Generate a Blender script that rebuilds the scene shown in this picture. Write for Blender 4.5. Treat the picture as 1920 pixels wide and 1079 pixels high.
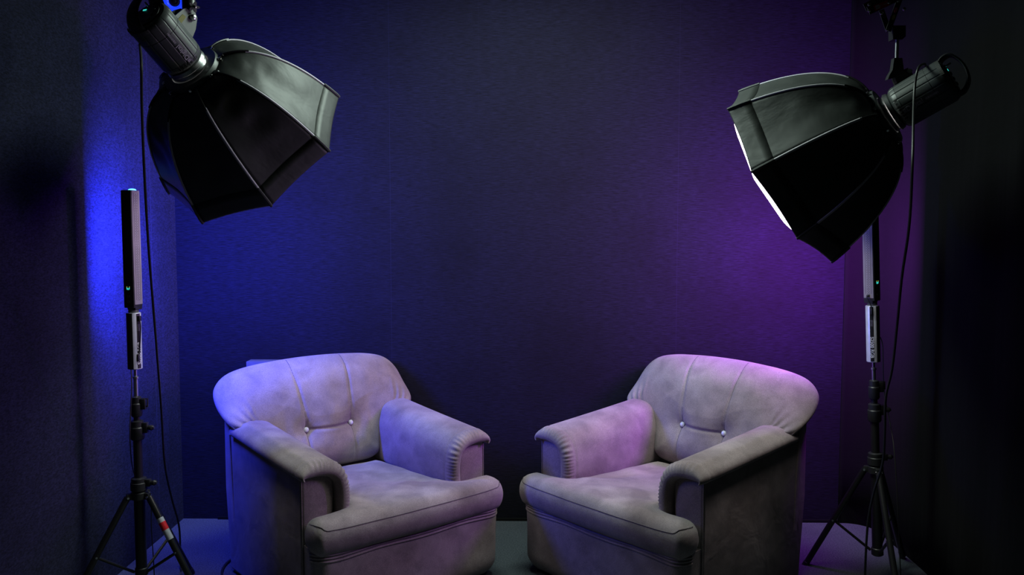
import bpy, bmesh, math, random
import numpy as np
from mathutils import Vector, Matrix, noise as mnoise
rad = math.radians
for o in list(bpy.data.objects): bpy.data.objects.remove(o)
scene = bpy.context.scene
COL = scene.collection

# ------------------------------------------------------------------ camera
F_PX, CAM_H, PITCH, YAW = 1594.0, 1.45, rad(4.02), rad(0.9)
cd = bpy.data.cameras.new('camera'); cam = bpy.data.objects.new('camera', cd); COL.objects.link(cam)
cd.sensor_width = 36.0; cd.lens = 36.0 * F_PX / 1920.0; cd.clip_start = 0.05
cam.location = (0, 0, CAM_H); cam.rotation_euler = (rad(90) - PITCH, 0, YAW)
scene.camera = cam

# ------------------------------------------------------------------ world, colour management
w = bpy.data.worlds.new('world'); scene.world = w; w.use_nodes = True
w.node_tree.nodes['Background'].inputs[0].default_value = (0.10, 0.13, 0.14, 1)
w.node_tree.nodes['Background'].inputs[1].default_value = 0.022
vs = scene.view_settings
scene.display_settings.display_device = 'sRGB'
vs.view_transform = 'Standard'; vs.look = 'None'; vs.gamma = 1; vs.use_curve_mapping = False
vs.exposure = 0.0

# ------------------------------------------------------------------ lights of the room
STICK_BLUE = (0.030, 0.045, 1.0); STICK_BLUE_W = 72
STICK_PURPLE = (0.46, 0.05, 1.0); STICK_PURPLE_W = 50
SOFT_RIGHT = 9.6; SOFT_LEFT = 5.6
def area_light(name, loc, direction, sx, sy, watts, color, parent=None, spread=180, roll_up=Vector((0, 0, 1))):
    ld = bpy.data.lights.new(name, 'AREA'); ld.shape = 'RECTANGLE'; ld.size = sx; ld.size_y = sy
    ld.energy = watts; ld.color = color; ld.spread = rad(spread)
    o = bpy.data.objects.new(name, ld); COL.objects.link(o)
    z = -Vector(direction).normalized(); x = roll_up.cross(z).normalized(); y = z.cross(x)
    o.matrix_world = Matrix.Translation(loc) @ Matrix((x, y, z)).transposed().to_4x4()
    return o
CEIL = 2.8
area_light('ceiling_light', (0.05, 3.30, CEIL - 0.05), (0, 0, -1), 0.9, 0.35, 30, (0.80, 1.0, 0.88), roll_up=Vector((0, 1, 0)))

# ------------------------------------------------------------------ pixel to world
fw = Vector((-math.sin(YAW) * math.cos(PITCH), math.cos(YAW) * math.cos(PITCH), -math.sin(PITCH)))
rt = Vector((math.cos(YAW), math.sin(YAW), 0)); upv = rt.cross(fw)
def ray(px, py): return fw + rt * ((px - 960) / F_PX) - upv * ((py - 539.5) / F_PX)
def at(px, py, Y):
    r = ray(px, py); return Vector((0, 0, CAM_H)) + r * (Y / r.y)
def floor_at(px, py, z=0.0):
    r = ray(px, py); return Vector((0, 0, CAM_H)) + r * ((z - CAM_H) / r.z)

# ------------------------------------------------------------------ materials
def nt_mat(name):
    m = bpy.data.materials.new(name); m.use_nodes = True
    nt = m.node_tree; return m, nt, nt.nodes['Principled BSDF']
def simple(name, col, rough=0.5, metal=0.0, emis=None, estr=0.0, spec=0.5, bump=0.0, bscale=200, var=0.12, trans=0, sheen=0):
    m, nt, b = nt_mat(name)
    tc = nt.nodes.new('ShaderNodeTexCoord'); n = nt.nodes.new('ShaderNodeTexNoise')
    n.inputs['Scale'].default_value = 18; n.inputs['Detail'].default_value = 4
    nt.links.new(tc.outputs['Object'], n.inputs['Vector'])
    r = nt.nodes.new('ShaderNodeValToRGB')
    r.color_ramp.elements[0].position = .3; r.color_ramp.elements[1].position = .7
    r.color_ramp.elements[0].color = tuple(c * (1 - var) for c in col) + (1,)
    r.color_ramp.elements[1].color = tuple(min(1, c * (1 + var)) for c in col) + (1,)
    nt.links.new(n.outputs['Fac'], r.inputs[0]); nt.links.new(r.outputs[0], b.inputs['Base Color'])
    b.inputs['Roughness'].default_value = rough; b.inputs['Metallic'].default_value = metal
    b.inputs['Specular IOR Level'].default_value = spec
    b.inputs['Sheen Weight'].default_value = sheen
    b.inputs['Transmission Weight'].default_value = trans
    if emis: b.inputs['Emission Color'].default_value = emis + (1,); b.inputs['Emission Strength'].default_value = estr
    if bump:
        n2 = nt.nodes.new('ShaderNodeTexNoise'); n2.inputs['Scale'].default_value = bscale
        nt.links.new(tc.outputs['Object'], n2.inputs['Vector'])
        bp = nt.nodes.new('ShaderNodeBump'); bp.inputs['Strength'].default_value = bump; bp.inputs['Distance'].default_value = .002
        nt.links.new(n2.outputs['Fac'], bp.inputs['Height']); nt.links.new(bp.outputs['Normal'], b.inputs['Normal'])
    return m
def felt(name, c0, c1, stretch=(9, 9, 260), wrinkle=(0.0, (2, 2, 2)), rough=0.9, sheen=0.0, seams=()):
    """fibrous cloth: horizontal flecks, worn patches; seams = (axis, position, colour gain)"""
    m, nt, b = nt_mat(name); L = nt.links
    tc = nt.nodes.new('ShaderNodeTexCoord')
    def tex(scale, detail=4, vec=(1, 1, 1), rough_=.6):
        mp = nt.nodes.new('ShaderNodeMapping'); mp.inputs['Scale'].default_value = vec
        L.new(tc.outputs['Object'], mp.inputs['Vector'])
        n = nt.nodes.new('ShaderNodeTexNoise'); n.inputs['Scale'].default_value = scale; n.inputs['Detail'].default_value = detail
        n.inputs['Roughness'].default_value = rough_
        L.new(mp.outputs[0], n.inputs['Vector']); return n.outputs['Fac']
    def mix(a, bb, fac_sock, mode='MIX', fac=None):
        x = nt.nodes.new('ShaderNodeMix'); x.data_type = 'RGBA'; x.blend_type = mode
        if fac_sock is not None: L.new(fac_sock, x.inputs[0])
        else: x.inputs[0].default_value = fac
        for s, v in ((6, a), (7, bb)):
            if isinstance(v, tuple): x.inputs[s].default_value = v
            else: L.new(v, x.inputs[s])
        return x.outputs[2]
    def ramp(s, p0, p1):
        r = nt.nodes.new('ShaderNodeMapRange'); r.inputs[1].default_value = p0; r.inputs[2].default_value = p1
        L.new(s, r.inputs[0]); return r.outputs[0]
    fib = tex(1, 5, stretch, .7)
    patch = tex(2.3, 6)
    c = mix(c0 + (1,), c1 + (1,), ramp(fib, .36, .66))
    c = mix(c, tuple(v * .75 for v in c0) + (1,), ramp(patch, .45, .95))
    for ax, pos, wd, gain in seams:
        sp = nt.nodes.new('ShaderNodeSeparateXYZ'); L.new(tc.outputs['Object'], sp.inputs[0])
        a = nt.nodes.new('ShaderNodeMath'); a.operation = 'SUBTRACT'; L.new(sp.outputs[ax], a.inputs[0]); a.inputs[1].default_value = pos
        a2 = nt.nodes.new('ShaderNodeMath'); a2.operation = 'ABSOLUTE'; L.new(a.outputs[0], a2.inputs[0])
        s = nt.nodes.new('ShaderNodeMath'); s.operation = 'LESS_THAN'; L.new(a2.outputs[0], s.inputs[0]); s.inputs[1].default_value = wd
        c = mix(c, tuple(min(1, v * gain) for v in c1) + (1,), s.outputs[0])
    L.new(c, b.inputs['Base Color'])
    b.inputs['Roughness'].default_value = rough; b.inputs['Specular IOR Level'].default_value = .25
    b.inputs['Sheen Weight'].default_value = sheen
    bp = nt.nodes.new('ShaderNodeBump'); bp.inputs['Strength'].default_value = .5; bp.inputs['Distance'].default_value = .002
    L.new(fib, bp.inputs['Height'])
    if wrinkle[0]:
        wv = tex(1, 3, wrinkle[1], .5)
        b2 = nt.nodes.new('ShaderNodeBump'); b2.inputs['Strength'].default_value = wrinkle[0]; b2.inputs['Distance'].default_value = .03
        L.new(wv, b2.inputs['Height']); L.new(b2.outputs[0], bp.inputs['Normal'])
    L.new(bp.outputs['Normal'], b.inputs['Normal'])
    return m
def suede():
    m, nt, b = nt_mat('taupe_suede'); L = nt.links
    tc = nt.nodes.new('ShaderNodeTexCoord')
    def tex(scale, detail, dist=0, vec=(1, 1, 1)):
        mp = nt.nodes.new('ShaderNodeMapping'); mp.inputs['Scale'].default_value = vec
        L.new(tc.outputs['Object'], mp.inputs['Vector'])
        n = nt.nodes.new('ShaderNodeTexNoise'); n.inputs['Scale'].default_value = scale; n.inputs['Detail'].default_value = detail
        n.inputs['Distortion'].default_value = dist; L.new(mp.outputs[0], n.inputs['Vector']); return n.outputs['Fac']
    def ramp(s, p0, c0, p1, c1):
        r = nt.nodes.new('ShaderNodeValToRGB'); e = r.color_ramp.elements
        e[0].position = p0; e[0].color = c0 + (1,); e[1].position = p1; e[1].color = c1 + (1,)
        L.new(s, r.inputs[0]); return r.outputs[0]
    base = ramp(tex(4.0, 4, .3), .34, (.215, .178, .172), .68, (.325, .284, .284))
    nap = ramp(tex(11, 8, .35), .36, (.80, .80, .82), .64, (1.10, 1.10, 1.10))
    grain = ramp(tex(420, 3), .3, (.72, .72, .72), .7, (1.22, 1.22, 1.22))
    mx = nt.nodes.new('ShaderNodeMix'); mx.data_type = 'RGBA'; mx.blend_type = 'MULTIPLY'; mx.inputs[0].default_value = 1
    L.new(base, mx.inputs[6]); L.new(nap, mx.inputs[7])
    m2 = nt.nodes.new('ShaderNodeMix'); m2.data_type = 'RGBA'; m2.blend_type = 'MULTIPLY'; m2.inputs[0].default_value = 1
    L.new(mx.outputs[2], m2.inputs[6]); L.new(grain, m2.inputs[7])
    L.new(m2.outputs[2], b.inputs['Base Color'])
    b.inputs['Roughness'].default_value = .95; b.inputs['Specular IOR Level'].default_value = .15
    b.inputs['Sheen Weight'].default_value = .15; b.inputs['Sheen Roughness'].default_value = .4
    bp = nt.nodes.new('ShaderNodeBump'); bp.inputs['Strength'].default_value = .25; bp.inputs['Distance'].default_value = .001
    L.new(tex(420, 3), bp.inputs['Height'])
    b2 = nt.nodes.new('ShaderNodeBump'); b2.inputs['Strength'].default_value = .35; b2.inputs['Distance'].default_value = .012
    L.new(tex(9, 3, .6), b2.inputs['Height']); L.new(b2.outputs[0], bp.inputs['Normal'])
    L.new(bp.outputs[0], b.inputs['Normal'])
    return m
def softbox_cloth():
    m, nt, b = nt_mat('softbox_black_nylon'); L = nt.links
    tc = nt.nodes.new('ShaderNodeTexCoord')
    def tex(scale, vec, detail=4, dist=.5):
        mp = nt.nodes.new('ShaderNodeMapping'); mp.inputs['Scale'].default_value = vec
        L.new(tc.outputs['Object'], mp.inputs['Vector'])
        n = nt.nodes.new('ShaderNodeTexNoise'); n.inputs['Scale'].default_value = scale; n.inputs['Detail'].default_value = detail
        n.inputs['Distortion'].default_value = dist; L.new(mp.outputs[0], n.inputs['Vector']); return n.outputs['Fac']
    b.inputs['Base Color'].default_value = (.024, .027, .025, 1)
    b.inputs['Roughness'].default_value = .52; b.inputs['Specular IOR Level'].default_value = .5
    b1 = nt.nodes.new('ShaderNodeBump'); b1.inputs['Strength'].default_value = .8; b1.inputs['Distance'].default_value = .009
    L.new(tex(6, (1, 1, .6), 4, .35), b1.inputs['Height'])
    b3 = nt.nodes.new('ShaderNodeBump'); b3.inputs['Strength'].default_value = .15; b3.inputs['Distance'].default_value = .001
    L.new(tex(900, (1, 1, 1), 1, 0), b3.inputs['Height']); L.new(b1.outputs[0], b3.inputs['Normal'])
    L.new(b3.outputs[0], b.inputs['Normal'])
    return m
M = dict(
    suede=suede(), nylon=softbox_cloth(),
    stitch=simple('stitching_thread', (.30, .26, .29), .8),
    seamdark=simple('dark_seam_cord', (.10, .085, .095), .9),  # darker cord for the seams and the stitch line
    crystal=simple('crystal_button', (.88, .92, .97), .12, .35, var=.02),
    knobgrey=simple('grey_knob', (.26, .27, .26), .45),
    plastic=simple('matte_black_plastic', (.018, .019, .020), .45, bump=.1),
    housing=simple('lamp_housing_plastic', (.055, .062, .062), .42, bump=.15, bscale=500),
    blackmetal=simple('black_painted_metal', (.012, .012, .013), .38, .0, spec=.6),
    chrome=simple('chrome', (.75, .75, .73), .18, 1.0),
    silver=simple('brushed_aluminium', (.52, .53, .54), .34, 1.0),
    greymetal=simple('grey_cast_metal', (.10, .105, .10), .5, .3),
    ribgrey=simple('grey_rib_tape', (.48, .46, .50), .5, 0, spec=.4),
    cable=simple('rubber_cable', (.012, .012, .013), .5),
    vent=simple('stick_side_plastic', (.34, .31, .34), .55),
    grip=simple('polished_grip_metal', (.68, .72, .80), .35, .25),
    sticker=simple('silver_sticker', (.6, .62, .66), .4, .2),
    hole=simple('vent_hole', (.006, .006, .006), .8),
    white=simple('white_print', (.75, .75, .78), .6),
    whitedim=simple('grey_print', (.30, .27, .32), .6),
    red=simple('red_label', (.80, .02, .03), .5),
    pink=simple('pink_sticker', (.65, .12, .18), .6),
    yellow=simple('yellow_sticker', (.55, .46, .03), .6),
    olive=simple('faded_yellow_sticker', (.16, .15, .02), .7),
    diffR=simple('white_diffuser_lit', (.8, .8, .8), .8, emis=(1.0, .93, .88), estr=SOFT_RIGHT),
    diffL=simple('white_diffuser_dim', (.8, .8, .8), .8, emis=(1.0, .93, .92), estr=SOFT_LEFT),
    ledblue=simple('blue_led_lens', (.6, .7, .9), .4, emis=(.05, .35, 1.0), estr=6),
    ledpurple=simple('purple_led_lens', (.7, .6, .9), .4, emis=(.5, .15, 1.0), estr=4),
    cyan=simple('cyan_display_digits', (.1, .5, .5), .5, emis=(.05, .75, .65), estr=.8),
    yellowled=simple('yellow_display_digits', (.5, .5, .1), .5, emis=(.7, .7, .05), estr=.6),
    bluering=simple('blue_gleam_emission', (.1, .15, .6), .3, emis=(.01, .05, 1.0), estr=1.0),  # blue reflection on chrome, put into the material as emission
    pinkled=simple('pink_indicator', (.6, .1, .4), .4, emis=(1, .08, .5), estr=1.2),
    box=simple('grey_board', (.10, .10, .12), .8),
    velvet=felt('black_velvet_curtain', (.0008, .0010, .0010), (.0019, .0024, .0022), (18, 18, 120), (.5, (5, 5, .7)), .95),
    wall=felt('dark_felt_wall', (.0006, .0007, .0020), (.0082, .0088, .0210), (24, 24, 330), (.12, (2, 2, 1)), .9,
              seams=((0, -.655, .0011, 1.0), (0, -.225, .0009, .7), (0, .735, .0011, .95))),
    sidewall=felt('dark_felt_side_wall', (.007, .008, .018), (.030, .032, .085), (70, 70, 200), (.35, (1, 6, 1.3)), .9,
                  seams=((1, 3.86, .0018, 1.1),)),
    carpet=felt('grey_needle_felt_carpet', (.045, .052, .062), (.13, .15, .17), (160, 160, 160), (0, (1, 1, 1)), .95),
)

# ------------------------------------------------------------------ mesh helpers
def obj(name, verts, faces, mat, parent=None, smooth=True, local=None):
    me = bpy.data.meshes.new(name); me.from_pydata([tuple(v) for v in verts], [], faces)
    me.validate(); bm = bmesh.new(); bm.from_mesh(me); bmesh.ops.remove_doubles(bm, verts=bm.verts, dist=1e-6); bmesh.ops.recalc_face_normals(bm, faces=bm.faces); bm.to_mesh(me); bm.free()
    me.materials.append(M[mat] if isinstance(mat, str) else mat)
    if smooth: me.polygons.foreach_set('use_smooth', [True] * len(me.polygons))
    o = bpy.data.objects.new(name, me); COL.objects.link(o)
    if parent: o.parent = parent
    if local is not None: o.matrix_local = local
    return o
def tag(o, label, cat, group=None, kind=None):
    o['label'] = label; o['category'] = cat
    if group: o['group'] = group
    if kind: o['kind'] = kind
    return o
def thing(name, label, cat, mat=None, group=None):
    o = bpy.data.objects.new(name, None); COL.objects.link(o); o.empty_display_size = .05
    if mat is not None: o.matrix_world = mat
    return tag(o, label, cat, group)
class MB:
    def __init__(s): s.v = []; s.f = []
    def add(s, v, f):
        n = len(s.v); s.v += [Vector(x) for x in v]; s.f += [tuple(i + n for i in q) for q in f]; return s
    def box(s, c, h, mat=None, bevel=0.0, seg=2):
        bm = bmesh.new(); bmesh.ops.create_cube(bm, size=2)
        for v in bm.verts: v.co = Vector((v.co.x * h[0], v.co.y * h[1], v.co.z * h[2]))
        if bevel: bmesh.ops.bevel(bm, geom=list(bm.edges), offset=bevel, segments=seg, affect='EDGES', profile=.5)
        m = Matrix.Translation(c) @ (mat.to_4x4() if mat else Matrix.Identity(4))
        bm.verts.index_update()
        s.add([m @ v.co for v in bm.verts], [[v.index for v in f.verts] for f in bm.faces]); bm.free(); return s
    def tube(s, pts, r, n=10, caps=True, closed=False):
        pts = [Vector(p) for p in pts]; k = len(pts)
        rr = r if isinstance(r, (list, tuple)) else [r] * k
        t0 = (pts[1] - pts[0]).normalized()
        a = Vector((0, 0, 1)) if abs(t0.z) < .9 else Vector((1, 0, 0))
        nrm = t0.cross(a).normalized(); V = []; F = []
        for i, p in enumerate(pts):
            t = ((pts[(i + 1) % k] if (closed or i < k - 1) else p) - (pts[i - 1] if (closed or i) else p)).normalized()
            nrm = (nrm - t * nrm.dot(t)).normalized(); b = t.cross(nrm)
            for j in range(n):
                q = 2 * math.pi * j / n; V.append(p + (nrm * math.cos(q) + b * math.sin(q)) * rr[i])
        for i in range(k if closed else k - 1):
            for j in range(n):
                i2 = (i + 1) % k
                F.append((i * n + j, i * n + (j + 1) % n, i2 * n + (j + 1) % n, i2 * n + j))
        if caps and not closed: F.append(tuple(range(n))[::-1]); F.append(tuple((k - 1) * n + j for j in range(n)))
        return s.add(V, F)
    def lathe(s, prof, mat=None, n=32, caps=True):
        """prof = [(r, z)...] about local z"""
        mt = mat or Matrix.Identity(4); V = []; F = []
        for r, z in prof:
            for j in range(n):
                q = 2 * math.pi * j / n; V.append(mt @ Vector((r * math.cos(q), r * math.sin(q), z)))
        for i in range(len(prof) - 1):
            for j in range(n): F.append((i * n + j, i * n + (j + 1) % n, (i + 1) * n + (j + 1) % n, (i + 1) * n + j))
        if caps: F.append(tuple(range(n))[::-1]); F.append(tuple((len(prof) - 1) * n + j for j in range(n)))
        return s.add(V, F)
    def prism(s, poly, h, mat=None):
        """poly (x,y) extruded z 0..h"""
        mt = mat or Matrix.Identity(4); n = len(poly)
        V = [mt @ Vector((x, y, 0)) for x, y in poly] + [mt @ Vector((x, y, h)) for x, y in poly]
        F = [tuple(range(n))[::-1], tuple(range(n, 2 * n))] + [(i, (i + 1) % n, (i + 1) % n + n, i + n) for i in range(n)]
        return s.add(V, F)
    def out(s, name, mat, parent=None, smooth=True, angle=35):
        o = obj(name, s.v, s.f, mat, parent, smooth)
        if smooth: o.data.set_sharp_from_angle(angle=rad(angle))
        return o
def frame(origin, z, up=Vector((0, 0, 1))):
    z = Vector(z).normalized(); x = Vector(up).cross(z)
    x = x.normalized() if x.length > 1e-6 else Vector((1, 0, 0)); y = z.cross(x)
    return Matrix.Translation(origin) @ Matrix((x, y, z)).transposed().to_4x4()
def spline(pts, sub=8, closed=False):
    P = [Vector(p) for p in pts]; n = len(P); out = []
    rng = n if closed else n - 1
    for i in range(rng):
        if closed: p0, p1, p2, p3 = P[i - 1], P[i], P[(i + 1) % n], P[(i + 2) % n]
        else: p0, p1, p2, p3 = P[max(i - 1, 0)], P[i], P[i + 1], P[min(i + 2, n - 1)]
        for k in range(sub):
            t = k / sub
            out.append(.5 * ((2 * p1) + (p2 - p0) * t + (2 * p0 - 5 * p1 + 4 * p2 - p3) * t * t + (-p0 + 3 * p1 - 3 * p2 + p3) * t ** 3))
    if not closed: out.append(P[-1])
    return out
def text_part(name, body, size, mat4, material, parent, depth=.0004, align='CENTER', bold=0.0):
    cu = bpy.data.curves.new(name, 'FONT'); cu.body = body; cu.size = size; cu.extrude = depth; cu.align_x = align; cu.align_y = 'CENTER'
    cu.offset = bold
    t = bpy.data.objects.new('tmp_text', cu); COL.objects.link(t)
    bpy.context.view_layer.update()
    me = bpy.data.meshes.new_from_object(t.evaluated_get(bpy.context.evaluated_depsgraph_get()))
    bpy.data.objects.remove(t); bpy.data.curves.remove(cu)
    me.materials.clear(); me.materials.append(M[material]); me.name = name
    o = bpy.data.objects.new(name, me); COL.objects.link(o); o.parent = parent; o.matrix_local = mat4
    return o

# ------------------------------------------------------------------ the setting
WX, WY, FY = 1.706, 4.13, -1.2
def struct(name, mb, mat, smooth=False):
    o = mb.out(name, mat, None, smooth); o['kind'] = 'structure'; return o
struct('floor', MB().box((0, (WY + FY) / 2, -.05), (WX + .1, (WY - FY) / 2 + .1, .05)), 'carpet')
struct('ceiling', MB().box((0, (WY + FY) / 2, CEIL + .05), (WX + .1, (WY - FY) / 2 + .1, .05)), 'velvet')
struct('wall_back', MB().box((0, WY + .04, CEIL / 2), (WX + .1, .04, CEIL / 2)), 'wall')
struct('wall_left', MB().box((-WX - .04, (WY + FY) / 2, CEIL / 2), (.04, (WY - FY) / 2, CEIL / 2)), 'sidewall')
struct('wall_front', MB().box((0, FY - .04, CEIL / 2), (WX + .1, .04, CEIL / 2)), 'velvet')
# right side: a black curtain that sweeps round the back corner, hanging in shallow folds
def curtain():
    path = []
    for i in range(13):
        a = rad(90 - 90 * i / 12); path.append((1.70 - .13 + .13 * math.cos(a) - .01, WY - .012 - .13 + .13 * math.sin(a)))
    path = [(1.54, WY - .012)] + path
    y = path[-1][1]
    while y > FY + .05:
        y -= .03; path.append((1.69 + .006 * math.sin(y * 23) * max(0, min(1, WY - .4 - y)), y))
    V = []; F = []; n = len(path); T = .008
    zs = [0.0, .3, .9, 1.6, 2.3, CEIL]
    for z in zs:
        for i, (x, yy) in enumerate(path):
            k = 1 + .5 * (1 - z / CEIL)
            xx = 1.69 + (x - 1.69) * k if i > 13 else x
            V.append((xx, yy, z))
    for r in range(len(zs) - 1):
        for i in range(n - 1): F.append((r * n + i, r * n + i + 1, (r + 1) * n + i + 1, (r + 1) * n + i))
    o = obj('wall_right', V, F, 'velvet'); o['kind'] = 'structure'
    md = o.modifiers.new('thick', 'SOLIDIFY'); md.thickness = T; md.offset = 0
    return o
curtain()
struct('trim_1', MB().box((0, WY - .006, .006), (1.53, .006, .006)), 'velvet')

# ------------------------------------------------------------------ armchair
def sdf(poly, pts):
    """distance to closed polygon outline (inside positive)"""
    a = np.array(poly); b = np.roll(a, -1, 0); p = np.array(pts)[:, None, :]
    ab = b - a; t = np.clip(((p - a) * ab).sum(2) / ((ab * ab).sum(1) + 1e-12), 0, 1)
    return np.sqrt((((a + t[..., None] * ab) - p) ** 2).sum(2)).min(1)
def resample(poly, n):
    P = np.array(poly + [poly[0]]); s = np.r_[0, np.cumsum(np.linalg.norm(np.diff(P, axis=0), axis=1))]
    u = np.linspace(0, s[-1], n, endpoint=False)
    return np.stack([np.interp(u, s, P[:, 0]), np.interp(u, s, P[:, 1])], 1)
def mirror_outline(half, sub=8):
    pts = [Vector((x, y, 0)) for x, y in half] + [Vector((-x, y, 0)) for x, y in half[::-1] if abs(x) > 1e-6]
    return [(p.x, p.y) for p in spline(pts, sub, closed=True)]
def pillow(outline, center, ztop, zbot, n=220, rings=46, power=1.8):
    """closed cushion over a star-shaped outline; ztop/zbot(pts, d) -> heights"""
    ring = resample(outline, n); c = np.array(center)
    rs = 1 - (1 - np.linspace(0, 1, rings + 1)[1:]) ** power
    P = np.concatenate([[c]] + [c + (ring - c) * r for r in rs]); D = sdf(outline, P); D[-n:] = 0
    top, bot = ztop(P, D), zbot(P, D)
    N = len(P); F = []
    for side, off in ((0, 0), (1, N)):
        for j in range(n):
            F.append((off, off + 1 + j, off + 1 + (j + 1) % n))
        for i in range(rings - 1):
            for j in range(n):
                a = off + 1 + i * n
                F.append((a + j, a + (j + 1) % n, a + n + (j + 1) % n, a + n + j))
    l = 1 + (rings - 1) * n
    for j in range(n): F.append((l + j, l + (j + 1) % n, N + l + (j + 1) % n, N + l + j))
    return P, top, bot, F
def nz(x, y, z, s): return mnoise.noise(Vector((x * s, y * s, z * s)))

BACK_HALF = [(0, .385), (.12, .385), (.205, .39), (.25, .42), (.268, .48), (.285, .530), (.330, .562), (.395, .590), (.438, .635),
             (.450, .695), (.436, .760), (.378, .812), (.27, .840), (.13, .852), (0, .855)]
BACK_OUT = mirror_outline(BACK_HALF)
BTN_X, BTN_Z = .107, .565
def seam_x(z):
    z = np.asarray(z, float)
    return BTN_X + .022 * np.clip((z - BTN_Z) / .24, 0, 1) ** 1.4 + .004 * np.clip((BTN_Z - z) / .25, 0, 1)
def back_mid(x, z):     # centre surface of the back cushion: reclined, wings curling forward
    k = np.clip((np.abs(x) - .20) / .22, 0, 1.1) ** 1.3
    return .285 + .31 * (z - .40) + k * (.068 * np.tanh((z - .655) / .065) - .030)
def back_front(x, z, D=None):
    x = np.asarray(x, float); z = np.asarray(z, float)
    if D is None: D = sdf(BACK_OUT, np.stack([np.atleast_1d(x), np.atleast_1d(z)], 1)).reshape(x.shape)
    e = np.clip(D / .12, 0, 1); prof = (1 - (1 - e) ** 2.2) ** .55
    dome = .020 * np.clip(D / .24, 0, 1)
    t = .072 * prof + dome
    ax = np.abs(x)
    t = t - .007 * np.exp(-((ax - seam_x(z)) / .007) ** 2) * prof
    t = t - .007 * np.exp(-((z - BTN_Z) / .007) ** 2) * (ax < BTN_X)
    t = t + .006 * np.exp(-((ax) / .06) ** 2) * prof
    r2 = (ax - BTN_X) ** 2 + (z - BTN_Z) ** 2
    t = t - .020 * np.exp(-r2 / .045 ** 2) - .010 * np.exp(-r2 / .014 ** 2)
    # puckers where the cushion is tucked in above the arm
    ang = np.arctan2(z - .565, ax - .30)
    rr = np.hypot(z - .565, ax - .30)
    t = t + .0045 * np.sin(ang * 26) * np.exp(-((rr - .10) / .05) ** 2) * (ax > .33) * (D > .004)
    return back_mid(x, z) - t
def build_back(root):
    def ft(P, D): return back_front(P[:, 0], P[:, 1], D)
    def bk(P, D):
        e = np.clip(D / .07, 0, 1)
        return back_mid(P[:, 0], P[:, 1]) + .042 * (1 - (1 - e) ** 2) ** .5
    P, a, b, F = pillow(BACK_OUT, (0, .61), ft, bk, n=300, rings=70, power=1.5)
    V = [(p[0], y, p[1]) for p, y in zip(P, a)] + [(p[0], y, p[1]) for p, y in zip(P, b)]
    back = obj('back_cushion', V, F, 'suede', root)
    mb = MB()
    for s in (-1, 1):
        zz = np.linspace(.43, .849, 70); xx = s * seam_x(zz)
        yy = back_front(xx, zz)
        mb.tube([(x, y + .0008, z) for x, y, z in zip(xx, yy, zz)], .0019, 6)
    xx = np.linspace(-BTN_X + .01, BTN_X - .01, 30); yy = back_front(xx, np.full(30, BTN_Z))
    mb.tube([(x, y + .0008, BTN_Z - .003) for x, y in zip(xx, yy)], .0024, 6)
    mb.out('seam', 'seamdark', back)
    for s in (-1, 1):
        y = float(back_front(np.array([s * BTN_X]), np.array([BTN_Z]))[0])
        m = frame((s * BTN_X, y - .010, BTN_Z), (0, -1, .25))
        b2 = MB().lathe([(.0001, -.012), (.0095, -.010), (.0115, .000), (.0108, .004), (.0076, .0085), (.004, .010), (.0001, .0102)], m, 10)
        o = b2.out('button', 'crystal', back, smooth=False); o['label'] = 'faceted clear crystal button'
    return back
def arm_top(y):    # height of the arm's crown along the chair
    t = (y + .34) / .62
    return .556 + .052 * np.clip(t, 0, 1) ** 1.1
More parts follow.
